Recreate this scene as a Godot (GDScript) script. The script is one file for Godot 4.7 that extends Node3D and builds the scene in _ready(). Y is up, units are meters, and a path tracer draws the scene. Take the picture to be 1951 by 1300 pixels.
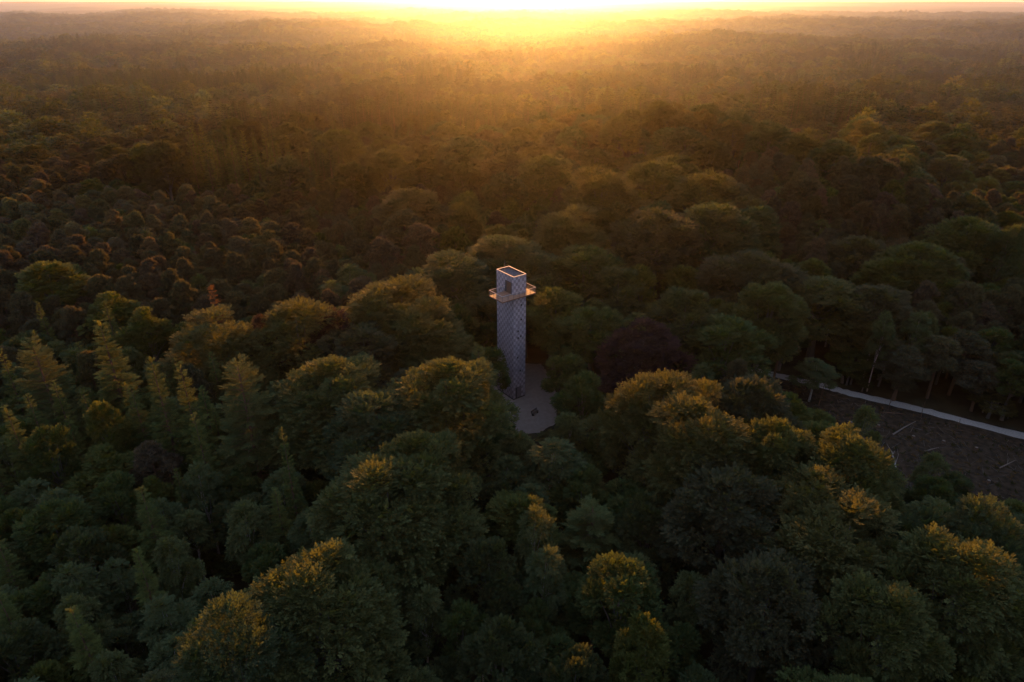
extends Node3D

# A lookout tower in a beech wood at sunset. Units are metres, y is up, the air view is from 69 m above the tower's foot.

const EYE := Vector3(0, 69, 0)
const PITCH := 26.424
const SUN_BEARING := 0.65      # degrees right of straight ahead
const SUN_HEIGHT := 3.4        # degrees above the horizon

var taken := {}
var trees := []                # [x, z, radius, height] of every tree placed so far
var cells := {}
var hills := FastNoiseLite.new()
var patches := FastNoiseLite.new()
var kinds := {}                # species -> list of prototypes {crown, trunk, height, radius}
var leaf_green: StandardMaterial3D
var leaf_needle: StandardMaterial3D
var bark := {}


func _ready():
	make_camera()
	make_sky_and_sun()
	hills.seed = 11
	hills.frequency = 0.0022
	patches.seed = 5
	patches.frequency = 0.006
	make_materials()
	make_ground()
	make_clearing()
	make_tower()
	make_prototypes()
	plant_named_trees()
	plant_filling_trees()
	plant_far_forest()
	make_small_things()


# ---------------------------------------------------------------- camera, sky, sun, air

func make_camera():
	var cam := Camera3D.new()
	cam.name = "camera"
	add_child(cam)
	cam.position = EYE
	cam.rotation_degrees = Vector3(-PITCH, 0, 0)
	cam.fov = 53.13
	cam.near = 0.5
	cam.far = 60000.0
	cam.current = true


func sun_direction() -> Vector3:
	var b := deg_to_rad(SUN_BEARING)
	var e := deg_to_rad(SUN_HEIGHT)
	return Vector3(sin(b) * cos(e), sin(e), -cos(b) * cos(e))


func sky_color(d: Vector3) -> Vector3:
	var up := maxf(d.y, 0.0)
	var off := rad_to_deg(acos(clampf(d.dot(sun_direction()), -1.0, 1.0)))
	var zenith := Vector3(0.180, 0.216, 0.310)
	var low := Vector3(0.178, 0.155, 0.146)
	var t := 1.0 - exp(-up * 5.0)
	var c := low.lerp(zenith, t)
	c += Vector3(1.0, 0.62, 0.30) * 0.24 * exp(-off / 9.0) * (1.0 - 0.75 * t)
	c += Vector3(1.0, 0.80, 0.50) * 3.6 * exp(-off / 1.9)
	return c


func make_sky_and_sun():
	var w := 1024
	var h := 512
	var im := Image.create(w, h, false, Image.FORMAT_RGBF)
	for y in h:
		var e := PI * (0.5 - (y + 0.5) / h)
		if e < -0.02:
			var g := Vector3(0.5, 0.4, 0.33)
			im.fill_rect(Rect2i(0, y, w, 1), Color(g.x, g.y, g.z))
			continue
		for x in w:
			var a := TAU * ((x + 0.5) / w - 0.5)
			var c := sky_color(Vector3(sin(a) * cos(e), sin(e), -cos(a) * cos(e)))
			im.set_pixel(x, y, Color(c.x, c.y, c.z))
	var sm := PanoramaSkyMaterial.new()
	sm.panorama = ImageTexture.create_from_image(im)
	var sky := Sky.new()
	sky.sky_material = sm
	var env := Environment.new()
	env.background_mode = Environment.BG_SKY
	env.sky = sky
	env.tonemap_mode = Environment.TONE_MAPPER_LINEAR
	env.tonemap_exposure = 2.75
	env.volumetric_fog_enabled = true            # the evening haze: even air that scatters forward, so it glows towards the sun
	env.volumetric_fog_density = 0.000034
	env.volumetric_fog_albedo = Color(0.96, 0.97, 1.0)
	env.volumetric_fog_anisotropy = 0.81
	env.sdfgi_enabled = true
	env.ssao_enabled = true
	env.ssil_enabled = true
	var we := WorldEnvironment.new()
	we.name = "world_environment"
	we.environment = env
	add_child(we)
	var sun := DirectionalLight3D.new()
	sun.name = "sun"
	add_child(sun)
	sun.look_at_from_position(Vector3.ZERO, -sun_direction(), Vector3.UP)
	sun.light_color = Color(1.0, 0.65, 0.29)
	sun.light_energy = 1.6
	sun.light_angular_distance = 0.5
	sun.shadow_enabled = true


# ---------------------------------------------------------------- helpers

func numbered(called: String) -> String:
	if not taken.has(called):
		taken[called] = 0
		return called
	taken[called] += 1
	return "%s_%03d" % [called, taken[called]]


func thing(called: String, label: String, category: String, at := Vector3.ZERO, turn := 0.0, group := "") -> Node3D:
	var o := Node3D.new()
	o.name = numbered(called)
	add_child(o)
	o.position = at
	o.rotation.y = turn
	tag(o, label, category, group)
	return o


func tag(o: Node, label: String, category: String, group := "", kind := ""):
	o.set_meta("label", label)
	if category:
		o.set_meta("category", category)
	if group:
		o.set_meta("group", group)
	if kind:
		o.set_meta("kind", kind)


func part(called: String, mesh: Mesh, mat: Material, parent: Node) -> MeshInstance3D:
	var o := MeshInstance3D.new()
	o.name = called if parent != self else numbered(called)
	o.mesh = mesh
	if mat:
		o.material_override = mat
	parent.add_child(o, true)
	return o


class Shape:
	var v := PackedVector3Array()
	var n := PackedVector3Array()
	var c := PackedColorArray()

	func tri(a: Vector3, b: Vector3, d: Vector3, col := Color.WHITE):
		var nn := (d - a).cross(b - a).normalized()
		v.append(a); v.append(b); v.append(d)
		n.append(nn); n.append(nn); n.append(nn)
		c.append(col); c.append(col); c.append(col)

	func quad(a: Vector3, b: Vector3, d: Vector3, e: Vector3, col := Color.WHITE):
		tri(a, b, d, col)
		tri(a, d, e, col)

	func box(lo: Vector3, hi: Vector3, col := Color.WHITE):
		var p := []
		for i in 8:
			p.append(Vector3(hi.x if i & 1 else lo.x, hi.y if i & 2 else lo.y, hi.z if i & 4 else lo.z))
		quad(p[0], p[2], p[3], p[1], col)
		quad(p[5], p[7], p[6], p[4], col)
		quad(p[4], p[6], p[2], p[0], col)
		quad(p[1], p[3], p[7], p[5], col)
		quad(p[2], p[6], p[7], p[3], col)
		quad(p[4], p[0], p[1], p[5], col)

	func tube(points: Array, radii: Array, sides: int, col := Color.WHITE):
		var rings := []
		for i in points.size():
			var d: Vector3 = (points[mini(i + 1, points.size() - 1)] - points[maxi(i - 1, 0)]).normalized()
			var s := d.cross(Vector3(0.31, 0.2, 0.93)).normalized()
			var t := d.cross(s)
			var ring := []
			for k in sides:
				var a := TAU * k / sides
				ring.append(points[i] + (s * cos(a) + t * sin(a)) * radii[i])
			rings.append(ring)
		for i in points.size() - 1:
			for k in sides:
				var m: int = (k + 1) % sides
				quad(rings[i][k], rings[i][m], rings[i + 1][m], rings[i + 1][k], col)
		var last: int = points.size() - 1
		for k in sides:
			tri(points[last], rings[last][k], rings[last][(k + 1) % sides], col)
			tri(points[0], rings[0][(k + 1) % sides], rings[0][k], col)

	func put(s: Shape, at: Transform3D):
		v.append_array(at * s.v)
		n.append_array(Transform3D(at.basis.orthonormalized(), Vector3.ZERO) * s.n)
		c.append_array(s.c)

	func mesh() -> ArrayMesh:
		var a := []
		a.resize(Mesh.ARRAY_MAX)
		a[Mesh.ARRAY_VERTEX] = v
		a[Mesh.ARRAY_NORMAL] = n
		a[Mesh.ARRAY_COLOR] = c
		var m := ArrayMesh.new()
		m.add_surface_from_arrays(Mesh.PRIMITIVE_TRIANGLES, a)
		return m


func plain(r: float, g: float, b: float, rough := 0.8, metal := 0.0) -> StandardMaterial3D:
	var m := StandardMaterial3D.new()
	m.albedo_color = Color(r, g, b).linear_to_srgb()
	m.roughness = rough
	m.metallic = metal
	return m


func mottled(dark: Color, light: Color, frequency: float, scale: float, relief := 0.0, noise_seed := 1) -> StandardMaterial3D:
	var f := FastNoiseLite.new()
	f.seed = noise_seed
	f.frequency = frequency
	f.fractal_octaves = 5
	var g := Gradient.new()
	g.set_color(0, dark.linear_to_srgb())
	g.set_color(1, light.linear_to_srgb())
	var t := NoiseTexture2D.new()
	t.width = 512
	t.height = 512
	t.seamless = true
	t.noise = f
	t.color_ramp = g
	var m := StandardMaterial3D.new()
	m.albedo_texture = t
	m.roughness = 0.95
	m.metallic_specular = 0.2
	m.uv1_triplanar = true
	m.uv1_world_triplanar = true
	m.uv1_scale = Vector3.ONE * scale
	if relief > 0.0:
		var b := NoiseTexture2D.new()
		b.width = 512
		b.height = 512
		b.seamless = true
		b.noise = f
		m.heightmap_enabled = true
		m.heightmap_texture = b
		m.heightmap_scale = relief
	return m


func make_materials():
	leaf_green = StandardMaterial3D.new()
	leaf_green.vertex_color_use_as_albedo = true
	leaf_green.roughness = 0.7
	leaf_green.metallic_specular = 0.18
	leaf_green.backlight_enabled = true
	leaf_green.backlight = Color(1.0, 0.95, 0.45)
	leaf_needle = StandardMaterial3D.new()
	leaf_needle.vertex_color_use_as_albedo = true
	leaf_needle.roughness = 0.8
	leaf_needle.metallic_specular = 0.12
	leaf_needle.backlight_enabled = true
	leaf_needle.backlight = Color(0.95, 0.85, 0.35)
	bark.grey = mottled(Color(0.06, 0.055, 0.048), Color(0.14, 0.13, 0.115), 0.03, 0.4)
	bark.brown = mottled(Color(0.05, 0.035, 0.025), Color(0.16, 0.095, 0.06), 0.04, 0.5)
	bark.white = mottled(Color(0.10, 0.09, 0.08), Color(0.5, 0.48, 0.44), 0.02, 0.5)


# ---------------------------------------------------------------- ground

func on_segment(p: Vector2, a: Vector2, b: Vector2) -> float:
	return p.distance_to(Geometry2D.get_closest_point_to_segment(p, a, b))


func ground_y(x: float, z: float) -> float:
	var p := Vector2(x, z)
	var d := p.distance_to(Vector2(0, -105))
	var y := hills.get_noise_2d(x, z) * 7.0 * smoothstep(160.0, 700.0, d)
	y -= minf(0.036 * maxf(0.0, -z - 150.0), 28.0)            # the tower stands on a rise; the wood falls away towards the sun
	y += hills.get_noise_2d(x * 0.35 + 900.0, z * 0.35) * 46.0 * smoothstep(700.0, 2600.0, d) + 90.0 * smoothstep(4000.0, 22000.0, d)
	y += 12.0 * (1.0 - smoothstep(8.0, 48.0, on_segment(p, Vector2(66, -315), Vector2(96, -205))))
	y += 3.0 * (1.0 - smoothstep(8.0, 40.0, minf(on_segment(p, Vector2(-80, -290), Vector2(5, -230)), on_segment(p, Vector2(5, -230), Vector2(50, -175)))))
	y += 26.0 * (1.0 - smoothstep(0.0, 700.0, p.distance_to(Vector2(1750, -2100))))
	return y


func make_ground():
	var rings := [0.0]
	var r := 12.0
	while r < 26000.0:
		rings.append(r)
		r *= 1.075
		if r < 160.0:
			r = rings[-1] + 8.0
	var seg := 144
	var verts := PackedVector3Array()
	var norms := PackedVector3Array()
	var idx := PackedInt32Array()
	for i in rings.size():
		for k in seg:
			var a := TAU * k / seg
			var x: float = sin(a) * rings[i]
			var z: float = -cos(a) * rings[i]
			verts.append(Vector3(x, ground_y(x, z), z))
			norms.append(Vector3.UP)
	for i in rings.size() - 1:
		for k in seg:
			var m := (k + 1) % seg
			var a := i * seg + k
			var b := i * seg + m
			var c := (i + 1) * seg + k
			var d := (i + 1) * seg + m
			idx.append_array([a, c, d, a, d, b])
	var arr := []
	arr.resize(Mesh.ARRAY_MAX)
	arr[Mesh.ARRAY_VERTEX] = verts
	arr[Mesh.ARRAY_NORMAL] = norms
	arr[Mesh.ARRAY_INDEX] = idx
	var me := ArrayMesh.new()
	me.add_surface_from_arrays(Mesh.PRIMITIVE_TRIANGLES, arr)
	var m := mottled(Color(0.022, 0.017, 0.010), Color(0.055, 0.050, 0.026), 0.012, 0.03)
	var g := part("ground", me, m, self)
	g.set_meta("kind", "structure")
	g.set_meta("label", "dark leaf littered forest floor reaching to the hazy horizon")


const CLEARING := [Vector2(46, -126), Vector2(58, -122.5), Vector2(67, -117), Vector2(80, -109), Vector2(92, -102), Vector2(104, -94), Vector2(96, -74), Vector2(82, -74.5), Vector2(74, -77), Vector2(61, -80.5), Vector2(53, -90), Vector2(50, -101), Vector2(46, -113)]
const PATH := [Vector2(36, -131), Vector2(44, -128), Vector2(51, -125), Vector2(54.6, -122.8), Vector2(61.8, -119.1), Vector2(66.6, -115.6), Vector2(73.1, -112.1), Vector2(80.5, -107.5), Vector2(90.8, -100.8), Vector2(98, -95.6), Vector2(108, -88)]
const SAND := [Vector2(-5.5, -113), Vector2(-2.5, -104), Vector2(1.5, -101.5), Vector2(5, -102), Vector2(8, -105), Vector2(8.8, -113), Vector2(8.4, -121), Vector2(6, -128), Vector2(2, -128), Vector2(-3, -124), Vector2(-6, -119)]


func ragged(poly: Array, step: float, wobble: float, rough_seed: int) -> PackedVector2Array:
	var f := FastNoiseLite.new()
	f.seed = rough_seed
	f.frequency = 0.25
	var out := PackedVector2Array()
	for i in poly.size():
		var a: Vector2 = poly[i]
		var b: Vector2 = poly[(i + 1) % poly.size()]
		var n := maxi(1, int(a.distance_to(b) / step))
		for k in n:
			var p := a.lerp(b, float(k) / n)
			out.append(p + Vector2(f.get_noise_2d(p.x, p.y), f.get_noise_2d(p.y + 50.0, p.x)) * wobble)
	return out


func sheet(called: String, label: String, outline: PackedVector2Array, y: float, mat: Material):
	var s := Shape.new()
	var t := Geometry2D.triangulate_polygon(outline)
	for i in range(0, t.size(), 3):
		var p := []
		for k in 3:
			p.append(Vector3(outline[t[i + k]].x, y, outline[t[i + k]].y))
		if (p[1] - p[0]).cross(p[2] - p[0]).y > 0.0:
			s.tri(p[0], p[2], p[1])
		else:
			s.tri(p[0], p[1], p[2])
	for i in s.n.size():
		s.n[i] = Vector3.UP
	var o := part(called, s.mesh(), mat, self)
	o.set_meta("kind", "structure")
	o.set_meta("label", label)


func make_clearing():
	sheet("felled_plot_ground", "bare brown ground of the felled plot beside the path", ragged(CLEARING, 1.2, 1.6, 3), 0.02, mottled(Color(0.012, 0.009, 0.006), Color(0.058, 0.042, 0.028), 0.02, 0.07, 8.0, 4))
	sheet("sandy_ground", "pale sandy ground around the foot of the tower", ragged(SAND, 0.8, 0.9, 9), 0.02, mottled(Color(0.175, 0.148, 0.132), Color(0.225, 0.195, 0.175), 0.012, 0.12, 0.6, 7))
	var s := Shape.new()
	var f := FastNoiseLite.new()
	f.frequency = 0.3
	var pts := []
	for i in PATH.size() - 1:
		for k in 8:
			pts.append(PATH[i].lerp(PATH[i + 1], k / 8.0))
	var rows := []
	for i in pts.size():
		var d: Vector2 = (pts[mini(i + 1, pts.size() - 1)] - pts[maxi(i - 1, 0)]).normalized()
		var side := Vector2(-d.y, d.x)
		var a: Vector2 = pts[i] + side * (1.1 + f.get_noise_2d(i * 2.0, 0.0) * 0.5)
		var b: Vector2 = pts[i] - side * (1.1 + f.get_noise_2d(i * 2.0, 40.0) * 0.5)
		rows.append([Vector3(a.x, 0.03, a.y), Vector3(b.x, 0.03, b.y)])
	for i in rows.size() - 1:
		s.quad(rows[i][0], rows[i][1], rows[i + 1][1], rows[i + 1][0])
	for i in s.n.size():
		s.n[i] = Vector3.UP
	var o := part("path", s.mesh(), mottled(Color(0.22, 0.205, 0.19), Color(0.34, 0.32, 0.30), 0.03, 0.15, 1.0, 12), self)
	o.set_meta("kind", "structure")
	o.set_meta("label", "pale gravel path running past the felled plot")


# ---------------------------------------------------------------- the tower

func cladding(width: float, y0: float, y1: float, holes: Array, rng: RandomNumberGenerator) -> ArrayMesh:
	# square boards in two tones, each a thin plate of its own with open joints, laid as a chequer; drawn in x and y, facing +z
	var s := Shape.new()
	var nx := roundi(width / 0.5)
	var w := width / nx
	var ny := roundi((y1 - y0) / 0.58)
	var h := (y1 - y0) / ny
	for j in ny:
		for i in nx:
			var lo := Vector3(-width / 2 + i * w + 0.006, y0 + j * h + 0.006, 0.0)
			var hi := Vector3(-width / 2 + (i + 1) * w - 0.006, y0 + (j + 1) * h - 0.006, 0.03 + rng.randf() * 0.012)
			var open := false
			for q in holes:
				var r: Rect2 = q
				if Rect2(lo.x, lo.y, hi.x - lo.x, hi.y - lo.y).intersects(r):
					open = true
			if open:
				continue
			var light := (i + j) % 2 == 0
			var k := rng.randf_range(0.9, 1.1)
			var col := Color(0.315, 0.303, 0.350) * k if light else Color(0.195, 0.183, 0.217) * k
			if rng.randf() < 0.08:
				col = Color(0.24, 0.225, 0.26) * k
			# a plate: front and four edges
			var f := [Vector3(lo.x, lo.y, hi.z), Vector3(lo.x, hi.y, hi.z), Vector3(hi.x, hi.y, hi.z), Vector3(hi.x, lo.y, hi.z)]
			s.quad(f[0], f[1], f[2], f[3], col)
			for e in 4:
				var a: Vector3 = f[e]
				var b: Vector3 = f[(e + 1) % 4]
				s.quad(a, Vector3(a.x, a.y, 0), Vector3(b.x, b.y, 0), b, col)
	return s.mesh()


func make_tower():
	var rng := RandomNumberGenerator.new()
	rng.seed = 77
	var t := thing("lookout_tower", "slender square lookout tower with chequered grey boards and a wide balcony", "tower", Vector3(-0.134, 0, -116.02), deg_to_rad(37.3))
	var hx := 1.39
	var hz := 2.54
	var top := 25.4
	var deck := 21.95
	var board := StandardMaterial3D.new()
	board.vertex_color_use_as_albedo = true
	board.roughness = 0.7
	board.metallic_specular = 0.4
	var dark := plain(0.05, 0.045, 0.05, 0.9)
	var metal := plain(0.30, 0.28, 0.285, 0.6)
	var bronze := plain(0.16, 0.08, 0.05, 0.6)
	# the shaft behind the boards
	var s := Shape.new()
	s.box(Vector3(-hx, 0.25, -hz), Vector3(hx, top - 0.35, hz))
	part("shaft", s.mesh(), dark, t)
	s = Shape.new()
	s.box(Vector3(-hx - 0.02, 0.0, -hz - 0.02), Vector3(hx + 0.02, 0.25, hz + 0.02))
	part("plinth", s.mesh(), plain(0.03, 0.028, 0.028), t)
	# boards on the four sides; openings for the windows and doors
	var front_windows := []
	for q in [[0.62, 19.6], [0.62, 16.7], [0.36, 14.5], [0.60, 13.3], [0.36, 13.1], [0.34, 9.0], [0.56, 6.0]]:
		front_windows.append(Rect2(-hx + q[0] * 2.0 * hx - 0.15, q[1] - 0.17, 0.30, 0.34))
	var foot_door := Rect2(-0.55, 0.25, 1.0, 2.25)
	var deck_door := Rect2(-1.72, deck, 1.3, 2.15)        # on the side wall, x runs from back to front there
	var sides := [
		["cladding", 2.0 * hx + 0.06, 0.0, Vector3(0, 0, hz), [foot_door]],
		["cladding", 2.0 * hz, -PI / 2, Vector3(-hx, 0, 0), [Rect2(0.42, deck, 1.3, 2.15)]],
		["cladding", 2.0 * hx + 0.06, PI, Vector3(0, 0, -hz), []],
		["cladding", 2.0 * hz, PI / 2, Vector3(hx, 0, 0), [Rect2(-1.72, deck, 1.3, 2.15)]],
	]
	for q in sides:
		var o := part(q[0], cladding(q[1], 0.25, top - 0.06, q[4], rng), board, t)
		o.position = q[3]
		o.rotation.y = q[2]
		o.set_meta("kind", "stuff")
	# windows: a frame of four bars with a recessed pane
	var glass := plain(0.012, 0.012, 0.015, 0.12)
	for r in front_windows:
		var f := Shape.new()
		var a: Vector2 = r.position
		var b: Vector2 = r.end
		f.box(Vector3(a.x, a.y, hz), Vector3(b.x, a.y + 0.03, hz + 0.085))
		f.box(Vector3(a.x, b.y - 0.03, hz), Vector3(b.x, b.y, hz + 0.085))
		f.box(Vector3(a.x, a.y + 0.03, hz), Vector3(a.x + 0.05, b.y - 0.03, hz + 0.085))
		f.box(Vector3(b.x - 0.05, a.y + 0.03, hz), Vector3(b.x, b.y - 0.03, hz + 0.085))
		var w := part("window", f.mesh(), dark, t)
		f = Shape.new()
		f.box(Vector3(a.x + 0.05, a.y + 0.03, hz + 0.05), Vector3(b.x - 0.05, b.y - 0.03, hz + 0.06))
		part("pane", f.mesh(), glass, w)
	# the slatted door at the foot
	s = Shape.new()
	s.box(Vector3(-0.55, 0.25, hz), Vector3(0.45, 2.5, hz + 0.02))
	var door := part("door", s.mesh(), plain(0.09, 0.075, 0.085), t)
	for i in 7:
		s = Shape.new()
		s.box(Vector3(-0.53 + i * 0.14, 0.3, hz + 0.02), Vector3(-0.45 + i * 0.14, 2.46, hz + 0.05))
		part("slat", s.mesh(), plain(0.17, 0.15, 0.17), door)
	# openings to the balcony in both long walls
	for sx in [-1.0, 1.0]:
		s = Shape.new()
		s.box(Vector3(sx * hx - 0.004, deck, 0.47), Vector3(sx * hx + 0.004 + sx * 0.01, deck + 2.08, 1.67))
		var d := part("door", s.mesh(), plain(0.10, 0.055, 0.032), t)
		s = Shape.new()
		s.box(Vector3(sx * hx - 0.03, deck, 0.42), Vector3(sx * hx + 0.05, deck + 2.15, 0.47))
		s.box(Vector3(sx * hx - 0.03, deck, 1.67), Vector3(sx * hx + 0.05, deck + 2.15, 1.72))
		s.box(Vector3(sx * hx - 0.03, deck + 2.08, 0.47), Vector3(sx * hx + 0.05, deck + 2.15, 1.67))
		part("frame", s.mesh(), dark, d)
	# roof and its metal coping
	s = Shape.new()
	s.box(Vector3(-hx + 0.16, top - 0.5, -hz + 0.16), Vector3(hx - 0.16, top - 0.3, hz - 0.16))
	part("roof", s.mesh(), mottled(Color(0.06, 0.055, 0.06), Color(0.12, 0.11, 0.12), 0.02, 0.3), t)
	var o0 := 0.07
	for q in [
		[Vector3(-hx - o0, top - 0.06, -hz - o0), Vector3(-hx + 0.12, top, hz + o0)],
		[Vector3(hx - 0.12, top - 0.06, -hz - o0), Vector3(hx + o0, top, hz + o0)],
		[Vector3(-hx + 0.12, top - 0.06, -hz - o0), Vector3(hx - 0.12, top, -hz + 0.12)],
		[Vector3(-hx + 0.12, top - 0.06, hz - 0.12), Vector3(hx - 0.12, top, hz + o0)]]:
		s = Shape.new()
		s.box(q[0], q[1])
		part("coping", s.mesh(), metal, t)
	for q in [
		[Vector3(-hx + 0.02, top - 0.5, -hz + 0.02), Vector3(-hx + 0.1, top - 0.061, hz - 0.02)],
		[Vector3(hx - 0.1, top - 0.5, -hz + 0.02), Vector3(hx - 0.02, top - 0.061, hz - 0.02)],
		[Vector3(-hx + 0.1, top - 0.5, -hz + 0.02), Vector3(hx - 0.1, top - 0.061, -hz + 0.1)],
		[Vector3(-hx + 0.1, top - 0.5, hz - 0.1), Vector3(hx - 0.1, top - 0.061, hz - 0.02)]]:
		s = Shape.new()
		s.box(q[0], q[1])
		part("parapet", s.mesh(), dark, t)
	# the balcony: it runs across the tower and reaches farther out on one side
	var x0 := -4.94
	var x1 := 2.51
	var z0 := 0.03
	var z1 := 3.93
	var plank_tones := [plain(0.24, 0.13, 0.08, 0.6), plain(0.20, 0.105, 0.065, 0.6), plain(0.27, 0.15, 0.095, 0.6)]
	var n := 26
	for i in n:
		var za := z0 + (z1 - z0) * i / n + 0.006
		var zb := z0 + (z1 - z0) * (i + 1) / n - 0.006
		var runs := [[x0, x1]]
		if za < hz + 0.05:
			runs = [[x0, -hx - 0.05], [hx + 0.05, x1]]
		for r in runs:
			s = Shape.new()
			s.box(Vector3(r[0], deck - 0.05, za), Vector3(r[1], deck - 0.01, zb))
			part("plank", s.mesh(), plank_tones[rng.randi() % 3], t)
	for q in [
		[Vector3(x0 - 0.05, deck - 0.22, z1), Vector3(x1 + 0.05, deck, z1 + 0.05)],
		[Vector3(x0 - 0.05, deck - 0.22, z0 - 0.05), Vector3(x1 + 0.05, deck, z0)],
		[Vector3(x0 - 0.05, deck - 0.22, z0), Vector3(x0, deck, z1)],
		[Vector3(x1, deck - 0.22, z0), Vector3(x1 + 0.05, deck, z1)]]:
		var runs := [[q[0], q[1]]]
		if q[1].z == z0:
			runs = [[q[0], Vector3(-hx - 0.05, q[1].y, q[1].z)], [Vector3(hx + 0.05, q[0].y, q[0].z), q[1]]]
		for r in runs:
			s = Shape.new()
			s.box(r[0], r[1])
			part("fascia", s.mesh(), bronze, t)
	for x in [-4.3, -2.9, -1.6, 0.0, 1.6, 2.2]:
		s = Shape.new()
		s.box(Vector3(x - 0.06, deck - 0.2, (hz + 0.05) if absf(x) < 1.45 else z0 + 0.02), Vector3(x + 0.06, deck - 0.055, z1 - 0.01))
		part("joist", s.mesh(), bronze, t)
	# the railing: posts, clear panels and a pale handrail
	var rail_y := deck + 1.05
	var clear := StandardMaterial3D.new()
	clear.transparency = BaseMaterial3D.TRANSPARENCY_ALPHA
	clear.albedo_color = Color(0.75, 0.70, 0.68, 0.05)
	clear.roughness = 0.08
	var edges := [
		[Vector3(x0, 0, z1), Vector3(x1, 0, z1), 6],
		[Vector3(x0, 0, z0), Vector3(x0, 0, z1), 3],
		[Vector3(x1, 0, z0), Vector3(x1, 0, z1), 3],
		[Vector3(x0, 0, z0), Vector3(-hx - 0.06, 0, z0), 3],
		[Vector3(hx + 0.06, 0, z0), Vector3(x1, 0, z0), 1]]
	var posts := {}
	for e in edges:
		var a: Vector3 = e[0]
		var b: Vector3 = e[1]
		var d := (b - a).normalized()
		var side := Vector3(d.z, 0, d.x).abs()
		s = Shape.new()
		var along := d * 0.03 if side.x > 0.5 else d * -0.03     # the rails butt at the corners
		s.box(a - along - side * 0.03 + Vector3(0, rail_y - 0.05, 0), b + along + side * 0.03 + Vector3(0, rail_y, 0))
		var lo := Vector3(minf(a.x, b.x), rail_y - 0.05, minf(a.z, b.z))
		var hi := Vector3(maxf(a.x, b.x), rail_y, maxf(a.z, b.z))
		s = Shape.new()
		if side.x > 0.5:
			s.box(lo + Vector3(-0.035, 0, 0.035), hi + Vector3(0.035, 0, -0.035))
		else:
			s.box(lo + Vector3(-0.035, 0, -0.035), hi + Vector3(0.035, 0, 0.035))
		part("handrail", s.mesh(), metal, t)
		for i in int(e[2]) + 1:
			var p := a.lerp(b, float(i) / e[2])
			var key := "%.2f %.2f" % [p.x, p.z]
			if not posts.has(key):
				posts[key] = true
				s = Shape.new()
				s.box(p + Vector3(-0.022, deck - 0.008, -0.022), p + Vector3(0.022, rail_y - 0.052, 0.022))
				part("post", s.mesh(), dark, t)
			if i < e[2]:
				var g0 := p + d * 0.03
				var g1 := a.lerp(b, float(i + 1) / e[2]) - d * 0.03
				s = Shape.new()
				s.box(Vector3(minf(g0.x, g1.x), deck + 0.05, minf(g0.z, g1.z)) - side * 0.005, Vector3(maxf(g0.x, g1.x), rail_y - 0.06, maxf(g0.z, g1.z)) + side * 0.005)
				part("glass_panel", s.mesh(), clear, t)
	s = Shape.new()
	s.tube([Vector3(-0.4, top - 0.3, -1.4), Vector3(-0.4, top + 1.9, -1.4)], [0.02, 0.012], 6)
	part("lightning_rod", s.mesh(), metal, t)


# ---------------------------------------------------------------- tree prototypes

func leaf(s: Shape, at: Vector3, dir: Vector3, side: Vector3, length: float, width: float, fold: float, col: Color):
	var up := side.cross(dir)
	var tip := at + dir * length
	var mid := at + dir * length * 0.5
	var l := mid + side * width * 0.5 - up * fold
	var r := mid - side * width * 0.5 - up * fold
	s.tri(at, l, tip, col)
	s.tri(at, tip, r, col)


func spray(rng: RandomNumberGenerator, length: float, pairs: int, leaf_len: float, leaf_wid: float, droop: float, col: Color) -> Shape:
	# a twig along +z with leaves on both sides, as a beech or a fir carries them
	var s := Shape.new()
	for i in pairs:
		var t := (i + 0.6) / pairs
		var base := Vector3(0, -droop * t * t * length, t * length * 0.85)
		var size := (1.0 - 0.45 * absf(t - 0.45)) * rng.randf_range(0.8, 1.2)
		for k in [-1.0, 1.0]:
			var d := Vector3(k * rng.randf_range(0.7, 1.0), rng.randf_range(-0.18, 0.22) - droop * t, rng.randf_range(0.5, 1.0)).normalized()
			var side := d.cross(Vector3(rng.randf_range(-0.3, 0.3), 1, rng.randf_range(-0.3, 0.3))).normalized()
			leaf(s, base, d, side, leaf_len * size, leaf_wid * size, leaf_wid * 0.12, col * rng.randf_range(0.85, 1.15))
	var e := Vector3(0, -droop * length, length * 0.85)
	leaf(s, e, Vector3(0, -droop, 1).normalized(), Vector3.RIGHT, leaf_len, leaf_wid, leaf_wid * 0.1, col)
	return s


func tuft(rng: RandomNumberGenerator, blades: int, length: float, width: float, col: Color) -> Shape:
	# needles radiating upwards and outwards, as on a pine shoot
	var s := Shape.new()
	for i in blades:
		var a := rng.randf() * TAU
		var e := rng.randf_range(0.1, 1.35)
		var d := Vector3(cos(a) * cos(e), sin(a) * cos(e), sin(e))
		var side := d.cross(Vector3(rng.randf_range(-1, 1), rng.randf_range(-1, 1), 0.3)).normalized()
		leaf(s, Vector3.ZERO, d, side, length * rng.randf_range(0.7, 1.2), width, 0.0, col * rng.randf_range(0.85, 1.15))
	return s


func facing(dir: Vector3, roll: float, size: float, at: Vector3) -> Transform3D:
	var z := dir.normalized()
	var x := Vector3.UP.cross(z)
	x = Vector3.RIGHT if x.length() < 0.05 else x.normalized()
	return Transform3D(Basis(x, z.cross(x), z) * Basis(Vector3(0, 0, 1), roll) * Basis.from_scale(Vector3.ONE * size), at)


func any_direction(rng: RandomNumberGenerator) -> Vector3:
	var y := rng.randf_range(-1, 1)
	var a := rng.randf() * TAU
	return Vector3(cos(a) * sqrt(1 - y * y), y, sin(a) * sqrt(1 - y * y))


func tones(base: Color, rng: RandomNumberGenerator, n: int) -> Array:
	var out := []
	for i in n:
		var k := rng.randf_range(0.78, 1.25)
		var warm := rng.randf_range(-0.08, 0.08)
		out.append(Color(base.r * k * (1 + warm), base.g * k, base.b * k * (1 - warm)))
	return out


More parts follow.
